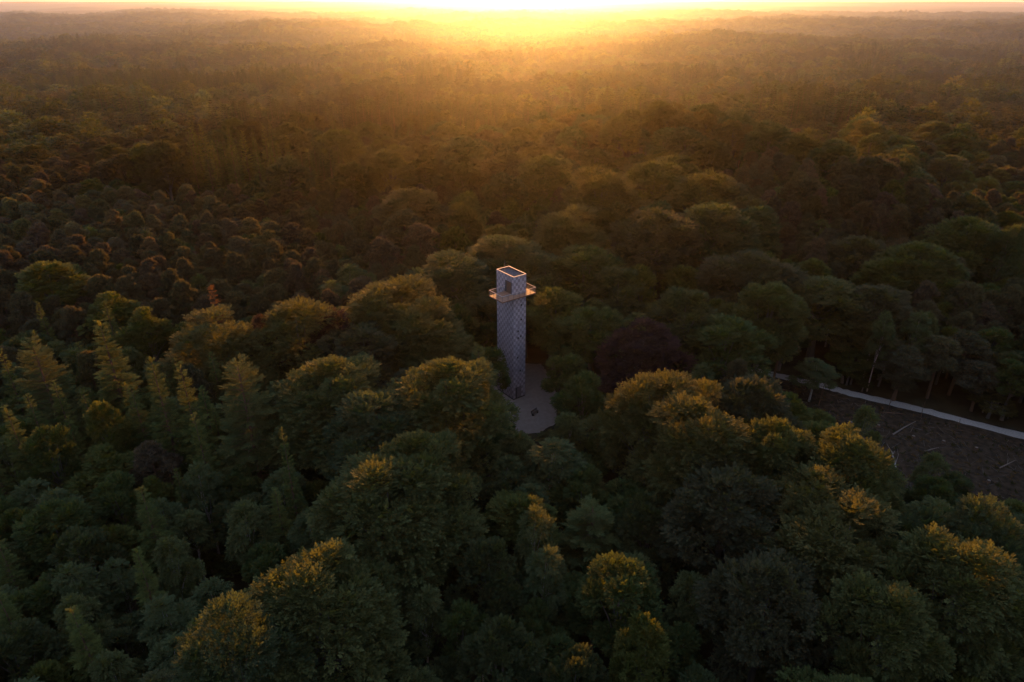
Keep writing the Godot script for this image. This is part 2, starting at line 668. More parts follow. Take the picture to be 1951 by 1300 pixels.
func broadleaf(p: Dictionary, grow_seed: int) -> Dictionary:
	var rng := RandomNumberGenerator.new()
	rng.seed = grow_seed
	var sprays := []
	for c in tones(p.color, rng, 6):
		sprays.append(spray(rng, p.spray, p.pairs, p.leaf.x, p.leaf.y, p.droop, c))
	var crown := Shape.new()
	var wood := Shape.new()
	var mid: float = p.height - p.depth * 0.5
	var limbs := [Vector3(0, 0, 0), Vector3(rng.randf_range(-.3, .3), p.height * 0.3, rng.randf_range(-.3, .3)), Vector3(rng.randf_range(-.5, .5), p.height * 0.62, rng.randf_range(-.5, .5)), Vector3(0, p.height * 0.88, 0)]
	var tr: float = p.trunk
	wood.tube(limbs, [tr * 1.25, tr * 0.9, tr * 0.5, tr * 0.1], 8)
	# boughs: a few big rounded masses, each broken into smaller clumps of sprays
	var n: int = p.boughs
	for i in n:
		var y := 1.0 - 1.5 * (i + 0.5) / n
		var a := i * 2.399963 + rng.randf_range(-0.4, 0.4)
		var q := sqrt(maxf(0.0, 1 - y * y))
		var u := Vector3(cos(a) * q, y, sin(a) * q)
		var stretch := rng.randf_range(0.72, 1.12)
		var wide: float = p.radius * (1.0 - p.pointed * maxf(y, 0.0) * 0.5)
		var heart := Vector3(u.x * wide * 0.60 * stretch, mid + u.y * p.depth * 0.5 * 0.72 * rng.randf_range(0.8, 1.1), u.z * wide * 0.60 * stretch)
		var br: float = p.radius * p.bough * rng.randf_range(0.75, 1.25)
		var from: Vector3 = limbs[1].lerp(limbs[2], rng.randf())
		wood.tube([from, from.lerp(heart, 0.5) + Vector3(0, 0.4, 0), heart], [tr * 0.34, tr * 0.2, tr * 0.06], 5)
		for j in int(p.clumps):
			var e := (any_direction(rng) + u * 0.55 + Vector3(0, 0.25, 0)).normalized()
			var at := heart + Vector3(e.x, e.y * 0.8, e.z) * br * rng.randf_range(0.65, 1.05)
			var lr: float = p.radius * p.lobe * rng.randf_range(0.65, 1.35)
			for k in int(p.density * lr * lr):
				var d := any_direction(rng)
				if d.dot(e) < -0.2 and d.y < 0.3:
					continue
				var pos := at + Vector3(d.x, d.y * 0.75, d.z) * lr * rng.randf_range(0.6, 1.08)
				var dir: Vector3 = Vector3(d.x, d.y * 0.5, d.z) * 0.7 + e * Vector3(0.6, 0.3, 0.6) + Vector3(0, p.lift, 0) + any_direction(rng) * 0.45
				crown.put(sprays[rng.randi() % 6], facing(dir, rng.randf_range(-0.5, 0.5), rng.randf_range(0.7, 1.3), pos))
	return {"crown": crown.mesh(), "trunk": wood.mesh(), "height": p.height, "radius": p.radius, "leaf": leaf_green, "bark": bark[p.bark]}


func conifer(p: Dictionary, grow_seed: int) -> Dictionary:
	var rng := RandomNumberGenerator.new()
	rng.seed = grow_seed
	var fronds := []
	for c in tones(p.color, rng, 6):
		fronds.append(spray(rng, p.spray, p.pairs, p.leaf.x, p.leaf.y, 0.18, c))
	var crown := Shape.new()
	var wood := Shape.new()
	wood.tube([Vector3.ZERO, Vector3(0, p.height * 0.5, 0), Vector3(0, p.height * 0.97, 0)], [0.34, 0.2, 0.03], 7)
	var y: float = p.height * p.bare
	while y < p.height * 0.985:
		var t: float = (y - p.height * p.bare) / (p.height * (1 - p.bare))
		var reach: float = p.radius * pow(1.0 - t, p.taper) * (0.55 + 0.45 * minf(1.0, t * 6.0)) + 0.25
		var n: int = maxi(4, int(p.boughs * (0.5 + 0.5 * (1 - t))))
		var turn := rng.randf() * TAU
		for i in n:
			if rng.randf() < p.gaps * (1.0 - t * 0.6):
				continue
			var a := turn + TAU * i / n + rng.randf_range(-0.35, 0.35)
			var long := reach * rng.randf_range(0.68, 1.15)
			var rise: float = lerpf(p.low, p.high, t) + rng.randf_range(-0.12, 0.12)
			var d := Vector3(cos(a), rise, sin(a)).normalized()
			var from: Vector3 = Vector3(0, y + rng.randf_range(-0.3, 0.3), 0)
			if long > 1.2:
				wood.tube([from, from + d * long * 0.85 + Vector3(0, -0.05 * long, 0)], [0.05, 0.015], 4)
			var steps := maxi(1, int(long / (p.spray * 0.34)))
			for k in steps:
				var f := (k + 0.75) / steps
				if f < 0.22 and steps > 2:
					continue
				var pos: Vector3 = from + d * long * f + Vector3(0, -p.sag * long * f * (1 - f * 0.4), 0)
				for w in [-1.0, 0.0, 1.0]:
					if w == 0.0 and f < 0.7:
						continue
					var dd := d.rotated(Vector3.UP, w * rng.randf_range(0.5, 0.95)) + Vector3(0, rng.randf_range(-0.15, 0.25), 0)
					crown.put(fronds[rng.randi() % 6], facing(dd, rng.randf_range(-0.4, 0.4), rng.randf_range(0.75, 1.15) * (0.55 + 0.45 * minf(1.0, long / 2.0)), pos))
		y += p.step * rng.randf_range(0.8, 1.2) * (0.6 + 0.4 * (1 - t))
	crown.put(fronds[0], facing(Vector3(0.02, 1, 0), 0, 1.0, Vector3(0, p.height * 0.95, 0)))
	return {"crown": crown.mesh(), "trunk": wood.mesh(), "height": p.height, "radius": p.radius, "leaf": leaf_needle, "bark": bark[p.bark]}


func pine(p: Dictionary, grow_seed: int) -> Dictionary:
	var rng := RandomNumberGenerator.new()
	rng.seed = grow_seed
	var tufts := []
	for c in tones(p.color, rng, 6):
		tufts.append(tuft(rng, p.blades, p.leaf.x, p.leaf.y, c))
	var crown := Shape.new()
	var wood := Shape.new()
	var bend := Vector3(rng.randf_range(-1, 1), 0, rng.randf_range(-1, 1)) * 0.5
	var stem := [Vector3.ZERO, Vector3(0, p.height * 0.4, 0) + bend * 0.4, Vector3(0, p.height * 0.75, 0) + bend, Vector3(0, p.height * 0.96, 0) + bend * 0.6]
	wood.tube(stem, [0.26, 0.2, 0.13, 0.03], 7)
	var n: int = p.pads
	for i in n:
		var t := (i + rng.randf()) / n
		var y: float = p.height * lerpf(p.bare, 0.97, pow(t, 0.8))
		var swell: float = sin(PI * clampf(0.22 + 0.72 * t, 0.0, 1.0))
		var a := i * 2.399963 + rng.randf_range(-0.6, 0.6)
		var reach: float = p.radius * swell * rng.randf_range(0.30, 1.0)
		var at: Vector3 = Vector3(cos(a) * reach, y, sin(a) * reach) + bend
		var from: Vector3 = Vector3(bend.x, y - reach * 0.35, bend.z)
		wood.tube([from, from.lerp(at, 0.6), at], [0.07, 0.05, 0.02], 4)
		var lr: float = p.radius * rng.randf_range(0.20, 0.44)
		for k in int(p.density * lr * lr):
			var d := any_direction(rng)
			if d.y < -0.35:
				continue
			var pos: Vector3 = at + Vector3(d.x * lr, d.y * lr * 0.55, d.z * lr) * rng.randf_range(0.6, 1.05)
			crown.put(tufts[rng.randi() % 6], facing(d * 0.6 + Vector3(0, 0.6, 0) + any_direction(rng) * 0.4, rng.randf() * TAU, rng.randf_range(0.75, 1.25), pos))
	return {"crown": crown.mesh(), "trunk": wood.mesh(), "height": p.height, "radius": p.radius, "leaf": leaf_needle, "bark": bark.brown}


func make_prototypes():
	var beech := {"height": 25.0, "radius": 8.0, "depth": 19.0, "boughs": 18, "bough": 0.34, "clumps": 9, "lobe": 0.17, "pointed": 0.1, "spray": 0.62, "pairs": 2, "leaf": Vector2(0.33, 0.20), "droop": 0.08, "lift": 0.16, "density": 62.0, "trunk": 0.55, "bark": "grey"}
	kinds.beech = []
	var greens := [Color(0.079, 0.095, 0.038), Color(0.064, 0.087, 0.044), Color(0.090, 0.095, 0.038), Color(0.072, 0.079, 0.046)]
	for i in 4:
		kinds.beech.append(broadleaf(beech.merged({"color": greens[i], "pointed": [0.0, 0.3, 0.1, 0.2][i], "boughs": [17, 14, 20, 16][i]}, true), 100 + i))
	kinds.copper = [broadleaf(beech.merged({"color": Color(0.042, 0.030, 0.033), "density": 56.0}, true), 131)]
	var oak := {"height": 18.0, "radius": 4.6, "depth": 12.0, "boughs": 11, "bough": 0.36, "clumps": 7, "lobe": 0.19, "pointed": 0.2, "spray": 0.5, "pairs": 2, "leaf": Vector2(0.27, 0.19), "droop": 0.0, "lift": 0.12, "density": 105.0, "trunk": 0.32, "bark": "grey"}
	kinds.oak = []
	for i in 3:
		kinds.oak.append(broadleaf(oak.merged({"color": [Color(0.061, 0.087, 0.032), Color(0.084, 0.105, 0.034), Color(0.056, 0.072, 0.034)][i], "pointed": [0.2, 0.5, 0.0][i]}, true), 140 + i))
	var birch := {"height": 17.0, "radius": 3.3, "depth": 12.5, "boughs": 11, "bough": 0.34, "clumps": 6, "lobe": 0.19, "pointed": 0.6, "spray": 0.6, "pairs": 3, "leaf": Vector2(0.22, 0.15), "droop": 0.35, "lift": 0.0, "density": 140.0, "trunk": 0.17, "bark": "white"}
	kinds.birch = []
	for i in 2:
		kinds.birch.append(broadleaf(birch.merged({"color": [Color(0.090, 0.113, 0.050), Color(0.072, 0.095, 0.044)][i]}, true), 150 + i))
	var spruce := {"height": 26.0, "radius": 3.8, "bare": 0.08, "taper": 1.0, "boughs": 9, "gaps": 0.08, "low": -0.15, "high": 0.5, "sag": 0.12, "step": 0.80, "spray": 0.95, "pairs": 5, "leaf": Vector2(0.36, 0.20), "color": Color(0.088, 0.112, 0.037), "bark": "brown"}
	kinds.spruce = []
	for i in 2:
		kinds.spruce.append(conifer(spruce, 160 + i))
	kinds.fir = []
	for i in 2:
		kinds.fir.append(conifer(spruce.merged({"radius": 4.6, "gaps": 0.34, "step": 0.78, "boughs": 8, "taper": 0.65, "spray": 1.15, "leaf": Vector2(0.42, 0.18), "low": -0.1, "high": 0.75, "sag": 0.16, "color": Color(0.086, 0.108, 0.044)}, true), 170 + i))
	kinds.larch = [conifer(spruce.merged({"height": 20.0, "radius": 2.6, "gaps": 0.2, "color": Color(0.147, 0.079, 0.036)}, true), 180)]
	var scots := {"height": 18.0, "radius": 3.1, "bare": 0.45, "pads": 26, "blades": 9, "leaf": Vector2(0.55, 0.12), "density": 88.0, "color": Color(0.067, 0.072, 0.044)}
	kinds.pine = []
	for i in 4:
		kinds.pine.append(pine(scots.merged({"color": [Color(0.079, 0.079, 0.054), Color(0.092, 0.081, 0.061), Color(0.067, 0.074, 0.049), Color(0.082, 0.084, 0.051)][i], "pads": [34, 28, 40, 32][i], "bare": [0.45, 0.55, 0.35, 0.5][i]}, true), 190 + i))
	# the same kinds with coarser sprays, for the forest farther off
	kinds.far_beech = []
	kinds.far_pine = []
	kinds.far_spruce = []
	for i in 3:
		kinds.far_beech.append(broadleaf(beech.merged({"height": 22.0, "radius": 6.5, "depth": 17.0, "boughs": 10, "clumps": 5, "lobe": 0.24, "spray": 1.2, "pairs": 2, "leaf": Vector2(0.9, 0.55), "density": 6.5, "color": greens[i]}, true), 200 + i))
		kinds.far_pine.append(pine(scots.merged({"pads": 16, "blades": 6, "leaf": Vector2(0.8, 0.26), "density": 15.0}, true), 210 + i))
	for i in 2:
		kinds.far_spruce.append(conifer(spruce.merged({"height": 24.0, "step": 1.5, "spray": 1.7, "pairs": 3, "leaf": Vector2(0.8, 0.35), "boughs": 7}, true), 220 + i))


# ---------------------------------------------------------------- planting

func cell(x: float, z: float) -> Vector2i:
	return Vector2i(floori(x / 14.0), floori(z / 14.0))


func crowded(x: float, z: float, r: float, share: float) -> bool:
	var c := cell(x, z)
	for i in range(-2, 3):
		for k in range(-2, 3):
			for o in cells.get(c + Vector2i(i, k), []):
				if Vector2(x - o[0], z - o[1]).length() < share * (r + o[2]):
					return true
	return false


func note(x: float, z: float, r: float, h: float):
	var c := cell(x, z)
	if not cells.has(c):
		cells[c] = []
	cells[c].append([x, z, r, h])


const NAMES := {"beech": "beech_tree", "copper": "copper_beech_tree", "oak": "oak_tree", "birch": "birch_tree", "spruce": "spruce_tree", "fir": "fir_tree", "larch": "larch_tree", "pine": "pine_tree"}


func plant(species: String, x: float, z: float, h: float, r: float, label: String, group: String, rng: RandomNumberGenerator):
	var list: Array = kinds[species]
	var p: Dictionary = list[rng.randi() % list.size()]
	var o := thing(NAMES[species], label, "tree", Vector3(x, ground_y(x, z) - 0.1, z), rng.randf() * TAU, group)
	var trunk := part("trunk", p.trunk, p.bark, o)
	var crown := part("crown", p.crown, p.leaf, o)
	var k := Vector3(r / p.radius, h / p.height, r / p.radius)
	trunk.scale = k
	crown.scale = k


const TREES := [
	["beech", -12.6, -134.5, 22.0, 10.5, "domed beech with golden rim, just left of the tower top"],
	["beech", -1.6, -147.4, 22.0, 10.5, "tall beech crown rising directly behind the tower roof"],
	["beech", -22.1, -111.0, 25.0, 10.5, "broad beech with sunlit crest, second crown left of the tower"],
	["beech", -15.6, -105.7, 23.0, 8.5, "dark beech touching the left side of the tower shaft"],
	["beech", -36.9, -106.1, 24.0, 8.5, "mid green beech between the small brown conifer and the wide crested beech"],
	["copper", -29.9, -105.8, 22.0, 6.3, "purple copper beech wedged behind two green beeches left of the tower"],
	["copper", -42.1, -105.9, 21.0, 4.6, "small dark purple beech left of the copper beech by the crested crown"],
	["beech", -24.6, -101.6, 22.0, 8.3, "beech below the crested crown left of the tower"],
	["beech", 14.0, -162.3, 24.0, 10.5, "smooth domed beech with bright rim, above right of the tower roof"],
	["beech", 33.2, -151.2, 27.0, 10.5, "wide beech dome with golden rim, second dome right of the tower"],
	["beech", 47.5, -155.3, 26.0, 10.1, "beech joined to the right flank of the wide golden dome"],
	["oak", 16.1, -138.3, 23.0, 8.0, "pale oak crown below the smooth dome right of the tower roof"],
	["oak", 7.3, -140.1, 20.0, 8.7, "rounded oak immediately right of the tower roof"],
	["oak", 8.4, -120.0, 20.0, 6.6, "shaded oak right of the balcony"],
	["oak", 21.7, -130.0, 21.0, 6.4, "knobbly oak to the right of the pale oak"],
	["oak", 14.2, -112.1, 20.0, 6.5, "cone shaped oak half way down the tower on its right"],
	["oak", 27.0, -132.7, 20.0, 4.2, "small flat topped oak under the wide golden dome"],
	["oak", 32.2, -116.1, 22.0, 6.6, "upright oak below the right half of the golden dome"],
	["oak", 37.4, -105.4, 21.0, 7.4, "bushy oak below right of the upright oak"],
	["copper", 22.4, -104.2, 20.0, 8.0, "large dark purple beech right of the tower foot"],
	["beech", 48.6, -129.7, 25.0, 10.5, "green beech right of the golden dome's flank"],
	["beech", 47.6, -116.5, 23.0, 7.4, "narrow beech between the golden dome and the twin crown"],
	["beech", 63.8, -129.3, 19.0, 10.5, "left half of the big twin beech crown above the path"],
	["beech", 72.7, -125.6, 19.0, 8.6, "right half of the big twin beech crown above the path"],
	["oak", 55.7, -125.1, 11.0, 4.7, "shaded oak at the bend where the path vanishes"],
	["beech", 104.9, -151.9, 25.0, 9.2, "flat domed beech near the upper right edge"],
	["beech", 109.1, -144.2, 26.0, 5.0, "yellow sunlit beech cut by the right edge"],
	["beech", 87.6, -138.9, 23.0, 9.3, "olive beech left of the flat domed beech"],
	["oak", 80.9, -137.5, 20.0, 6.8, "grey green oak above the twin beech crown"],
	["beech", 78.9, -349.3, 25.0, 10.5, "highest beech at the head of the beech ridge"],
	["beech", 81.3, -299.4, 25.0, 10.5, "second beech down the beech ridge"],
	["beech", 86.4, -272.2, 24.0, 10.0, "third beech down the beech ridge"],
	["beech", 88.7, -241.1, 24.0, 9.4, "fourth beech down the beech ridge"],
	["beech", 94.5, -225.6, 23.0, 8.8, "fifth beech down the beech ridge"],
	["beech", 99.2, -212.6, 22.0, 7.9, "lowest beech at the right end of the beech ridge"],
	["beech", 55.3, -228.0, 23.0, 10.5, "big domed beech on the near side of the beech ridge head"],
	["beech", 60.6, -195.4, 22.0, 9.0, "beech on the near slope below the beech ridge"],
	["beech", 60.6, -166.4, 22.0, 7.7, "beech low on the slope below the beech ridge"],
	["beech", 42.8, -203.8, 26.0, 10.5, "lit beech in the row in front of the beech ridge"],
	["beech", 52.0, -186.3, 26.0, 9.4, "right end beech of the lit row in front of the beech ridge"],
	["beech", 25.6, -191.7, 26.0, 10.5, "middle beech of the lit row above the tower"],
	["beech", -1.0, -232.2, 25.0, 10.5, "glowing beech below the sun, far behind the tower"],
	["beech", -18.9, -264.6, 25.0, 10.5, "beech left of the glowing beech below the sun"],
	["beech", -28.3, -187.6, 25.0, 10.5, "rounded beech with a lit shoulder, far left behind the tower"],
	["beech", -72.6, -290.3, 24.0, 10.5, "beech with lit top at the left end of the far beech belt"],
	["beech", -42.8, -241.3, 25.0, 10.5, "second beech of the far beech belt, left of the sun"],
	["beech", 10.7, -219.6, 25.0, 10.5, "beech right of the glowing beech below the sun"],
	["oak", -95.8, -132.5, 21.0, 8.3, "large pale green oak standing above the lit spruces"],
	["oak", -76.4, -119.8, 19.0, 6.0, "grey green smaller oak right of the large pale green oak"],
	["oak", -66.9, -112.5, 19.0, 5.2, "dark oak between the lit spruce and the long beech"],
	["spruce", -61.6, -92.4, 27.0, 4.3, "brightest yellow spruce at the left, above the other spruces"],
	["fir", -71.6, -90.9, 24.0, 5.2, "ragged fir with bare grey boughs at the left edge"],
	["spruce", -48.4, -80.7, 27.0, 3.1, "slender lit spruce, leftmost of the three standing together"],
	["spruce", -44.5, -80.3, 26.0, 3.1, "middle spruce of the three lit ones standing together"],
	["fir", -36.5, -79.8, 27.0, 5.4, "large pale fir with open boughs, largest of the three"],
	["larch", -57.2, -120.7, 21.0, 2.2, "small rust brown larch alone among the dark pines"],
	["spruce", -26.9, -66.7, 25.0, 1.7, "thin spruce with a glowing tip beside the dark beech"],
	["spruce", -66.1, -75.8, 22.0, 2.6, "spruce with lit shoulder cut by the left edge"],
	["oak", -57.6, -81.2, 19.0, 3.2, "small oak with lit crest below the brightest spruce"],
	["oak", -62.2, -75.6, 19.0, 3.4, "light green oak low at the left edge"],
	["beech", -48.6, -103.3, 22.0, 9.5, "long low beech left of the copper beeches"],
	["beech", -25.6, -83.2, 24.0, 9.6, "wide blue green beech below the crested beech"],
	["beech", -8.9, -79.3, 26.0, 9.1, "great beech with sunlit crest at the tower foot"],
	["beech", -17.5, -74.9, 24.0, 8.0, "beech with the brightest yellow crest, lower left of the tower"],
	["beech", -11.2, -65.2, 24.0, 7.0, "dark beech in front of the yellow crested beech"],
	["beech", -13.6, -59.4, 24.0, 8.7, "feathery grey beech in the lower middle"],
	["fir", -5.5, -99.5, 19.0, 2.9, "small pale fir tight against the left of the tower shaft"],
	["birch", 8.8, -86.6, 15.0, 2.7, "small pale birch beside the sandy clearing"],
	["birch", 5.6, -75.2, 17.0, 4.6, "brownish birch in front of the sandy clearing"],
	["oak", 11.0, -92.9, 17.0, 4.1, "shaded oak on the right edge of the sandy clearing"],
	["oak", 9.3, -101.9, 16.0, 3.9, "low oak behind the sandy clearing"],
	["beech", 18.7, -79.8, 24.0, 7.3, "beech with glowing cap, first of the lit row right of the tower"],
	["beech", 24.9, -76.7, 24.0, 4.8, "small beech linking the two glowing crowns right of the tower"],
	["beech", 32.9, -80.3, 24.0, 6.8, "smooth green beech at the tip of the felled plot"],
	["beech", 24.2, -70.4, 25.0, 7.8, "orange lit beech, brightest crown right of the tower"],
	["beech", 31.8, -68.8, 24.0, 5.6, "beech with rust lit sprigs beside the felled plot"],
	["beech", 40.3, -66.0, 24.0, 6.3, "golden tufted beech bordering the felled plot"],
	["beech", 33.9, -61.2, 23.0, 6.7, "dark beech below the golden tufted beech"],
	["beech", 24.7, -61.2, 23.0, 7.4, "massive dark beech below the orange lit crown"],
	["beech", 33.1, -53.8, 23.0, 8.1, "wide grey green beech in the lower right"],
	["beech", 42.8, -48.3, 24.0, 7.2, "gold dusted beech near the bottom right corner"],
	["beech", 49.0, -54.6, 23.0, 5.8, "beech with gilded far edge at the right border below the felled plot"],
	["beech", 44.0, -56.2, 21.0, 4.2, "feathery beech at the lower corner of the felled plot"],
	["beech", 34.2, -44.9, 22.0, 6.0, "dark green beech under the gold dusted beech"],
	["beech", 24.9, -48.1, 22.0, 6.0, "dark beech left of the wide grey green beech"],
	["fir", 9.6, -63.8, 16.0, 5.1, "dark spiky fir right of the pale birch in the lower middle"],
	["birch", 2.6, -59.3, 20.0, 2.5, "tall pale birch in the lower middle"],
	["birch", 3.6, -54.3, 18.0, 2.6, "yellow green birch under the tall pale birch"],
	["oak", 11.1, -50.2, 20.0, 4.3, "pointed oak in the lower middle right"],
	["oak", 12.3, -43.7, 19.0, 2.9, "fresh green oak at the bottom, right of centre"],
	["oak", 5.9, -42.6, 17.0, 2.5, "light green oak at the bottom edge, middle"],
	["oak", -1.0, -44.3, 18.0, 3.4, "brown green oak at the bottom edge left of the light green oak"],
	["beech", -17.6, -45.3, 24.0, 7.5, "large blue green beech in the lower left"],
	["beech", -23.0, -38.4, 26.0, 5.8, "golden leaved beech lit at the bottom left"],
	["birch", -9.3, -51.0, 17.0, 2.6, "grey birch right of the large blue green beech"],
	["oak", -4.9, -48.5, 16.0, 2.6, "small oak right of the grey birch"],
	["oak", -2.5, -55.1, 18.0, 3.4, "shaded oak left of the yellow green birch"],
	["oak", -0.8, -52.6, 16.0, 2.7, "bright tipped oak below the yellow green birch"],
	["pine", 73.7, -113.0, 11.5, 4.0, "lone pine with visible bare trunk beside the path"],
	["birch", 57.3, -112.7, 9.0, 3.8, "bushy young birch standing on the path verge"],
	["oak", 66.8, -119.8, 8.0, 4.0, "young oak behind the path verge"],
	["pine", 80.7, -113.9, 13.0, 4.0, "bare stemmed pine right of the lone pine"],
	["pine", 85.6, -115.1, 13.5, 4.1, "tall bare stemmed pine leaning over the path"],
	["pine", 86.5, -109.2, 10.0, 3.7, "dark pine close to the path at the right edge"],
	["pine", -27.7, -171.5, 22.0, 4.4, "tall pine with bare trunk left behind the tower"],
	["pine", -22.6, -162.2, 21.0, 4.2, "pine with bare trunk beside the tall one"],
	["pine", -29.9, -149.4, 21.0, 3.6, "pointed pine in front of the two bare trunked pines"],
	["birch", -35.4, -140.2, 19.0, 4.1, "rounded pale birch among the pines left of the tower"],
	["birch", -37.1, -131.0, 18.0, 3.9, "second pale birch in front of the rounded one"],
	["pine", 51.6, -117.1, 18.0, 3.2, "grey pine on the left of the twin beech crown"],
]


func plant_named_trees():
	var rng := RandomNumberGenerator.new()
	rng.seed = 21
	for t in TREES:
		plant(t[0], t[1], t[2], t[3], t[4], t[5], "", rng)
		note(t[1], t[2], t[4], t[3])


func in_polygon(poly: Array, p: Vector2) -> bool:
	return Geometry2D.is_point_in_polygon(p, PackedVector2Array(poly))


const OPEN_VIEWS := [Vector3(2, 0, -110), Vector3(5, 0, -108), Vector3(6, 0, -115), Vector3(5, 0, -119), Vector3(1, 0, -107.5), Vector3(7, 0, -112), Vector3(7, 0, -106.5), Vector3(6.5, 0, -121), Vector3(-1, 3, -113), Vector3(1.5, 2, -113.5), Vector3(-1.5, 12, -115), Vector3(1.5, 12, -115), Vector3(-3, 22, -115), Vector3(3.5, 22, -117), Vector3(0, 25, -116),
	Vector3(53, 0, -123), Vector3(57, 0, -121.5), Vector3(56, 0, -115), Vector3(52, 0, -119), Vector3(62, 0, -118.8), Vector3(66.6, 0, -115.6), Vector3(73, 0, -112), Vector3(80.5, 0, -107.5), Vector3(86, 0, -104), Vector3(91, 0, -100.8), Vector3(60, 0, -108), Vector3(68, 0, -105), Vector3(78, 0, -98), Vector3(66, 0, -97), Vector3(74, 0, -92), Vector3(84, 0, -90), Vector3(65, 0, -90), Vector3(72, 0, -84), Vector3(79, 0, -82)]


func hides_a_view(x: float, z: float, h: float, r: float) -> bool:
	for v in OPEN_VIEWS:
		var a := Vector2(0, 0)
		var b := Vector2(v.x, v.z)
		var t := clampf(Vector2(x, z).dot(b) / b.length_squared(), 0.0, 1.0)
		if Vector2(x, z).distance_to(b * t) < r * 0.95 and EYE.y + (v.y - EYE.y) * t < h and t < 0.999:
			return true
	return false


func species_at(x: float, z: float, rng: RandomNumberGenerator) -> String:
	var k := rng.randf()
	if x < -18.0 and z < -116.0 and z > -235.0:
		return "pine" if k < 0.86 else "birch" if k < 0.93 else "oak" if k < 0.985 else "beech"
	if x < -12.0 and z > -70.0:
		return "birch" if k < 0.46 else "oak" if k < 0.93 else "spruce"
	if x < -38.0 and z > -116.0:
		return "oak" if k < 0.46 else "birch" if k < 0.72 else "spruce" if k < 0.88 else "pine"
	if x > 68.0 and z < -112.0:
		return "pine" if k < 0.62 else "oak" if k < 0.82 else "beech" if k < 0.92 else "birch"
	if x > 78.0:
		return "pine" if k < 0.8 else "oak"
	if z > -75.0:
		return "oak" if k < 0.48 else "birch" if k < 0.66 else "beech"
	return "beech" if k < 0.42 else "oak" if k < 0.85 else "birch" if k < 0.93 else "pine"


func size_of(species: String, rng: RandomNumberGenerator) -> Vector2:
	match species:
		"beech": return Vector2(rng.randf_range(18.0, 22.5), rng.randf_range(5.0, 8.5))
		"oak": return Vector2(rng.randf_range(13.0, 18.0), rng.randf_range(3.2, 5.6))
		"birch": return Vector2(rng.randf_range(13.0, 17.5), rng.randf_range(2.2, 3.4))
		"spruce": return Vector2(rng.randf_range(17.0, 22.0), rng.randf_range(2.0, 3.0))
	return Vector2(rng.randf_range(14.5, 19.5), rng.randf_range(2.2, 3.2))


func in_frame(p: Vector3, r: float, h: float) -> int:
	# 2 wholly or nearly inside the camera's field, 1 just beside it, 0 far from it
	var a := deg_to_rad(PITCH)
	var q := p + Vector3(0, h * 0.8, 0) - EYE
	var y := q.y * cos(a) - q.z * sin(a)
	var z := -(q.y * sin(a) + q.z * cos(a))
	if z < 5.0:
		return 0
	if absf(q.x) < z * 0.75 + r * 0.5 and y > -z * 0.5 - h * 0.05:
		return 2
	return 1 if absf(q.x) < z * 1.05 + 25.0 and y > -z * 0.9 else 0


const ORDER := ["first", "second", "third", "fourth", "fifth", "sixth", "seventh", "eighth", "ninth", "tenth", "eleventh", "twelfth", "thirteenth", "fourteenth", "fifteenth", "sixteenth", "seventeenth", "eighteenth", "nineteenth", "twentieth", "twenty-first", "twenty-second", "twenty-third", "twenty-fourth", "twenty-fifth", "twenty-sixth", "twenty-seventh", "twenty-eighth", "twenty-ninth", "thirtieth", "thirty-first", "thirty-second", "thirty-third", "thirty-fourth", "thirty-fifth", "thirty-sixth", "thirty-seventh", "thirty-eighth", "thirty-ninth", "fortieth"]
const ROWS := [[62.0, "lowest row"], [80.0, "row below the tower foot"], [98.0, "row just before the tower"], [116.0, "row level with the tower"], [134.0, "row just behind the tower"], [152.0, "second row behind the tower"], [172.0, "third row behind the tower"], [194.0, "fourth row behind the tower"], [999.0, "fifth row behind the tower"]]


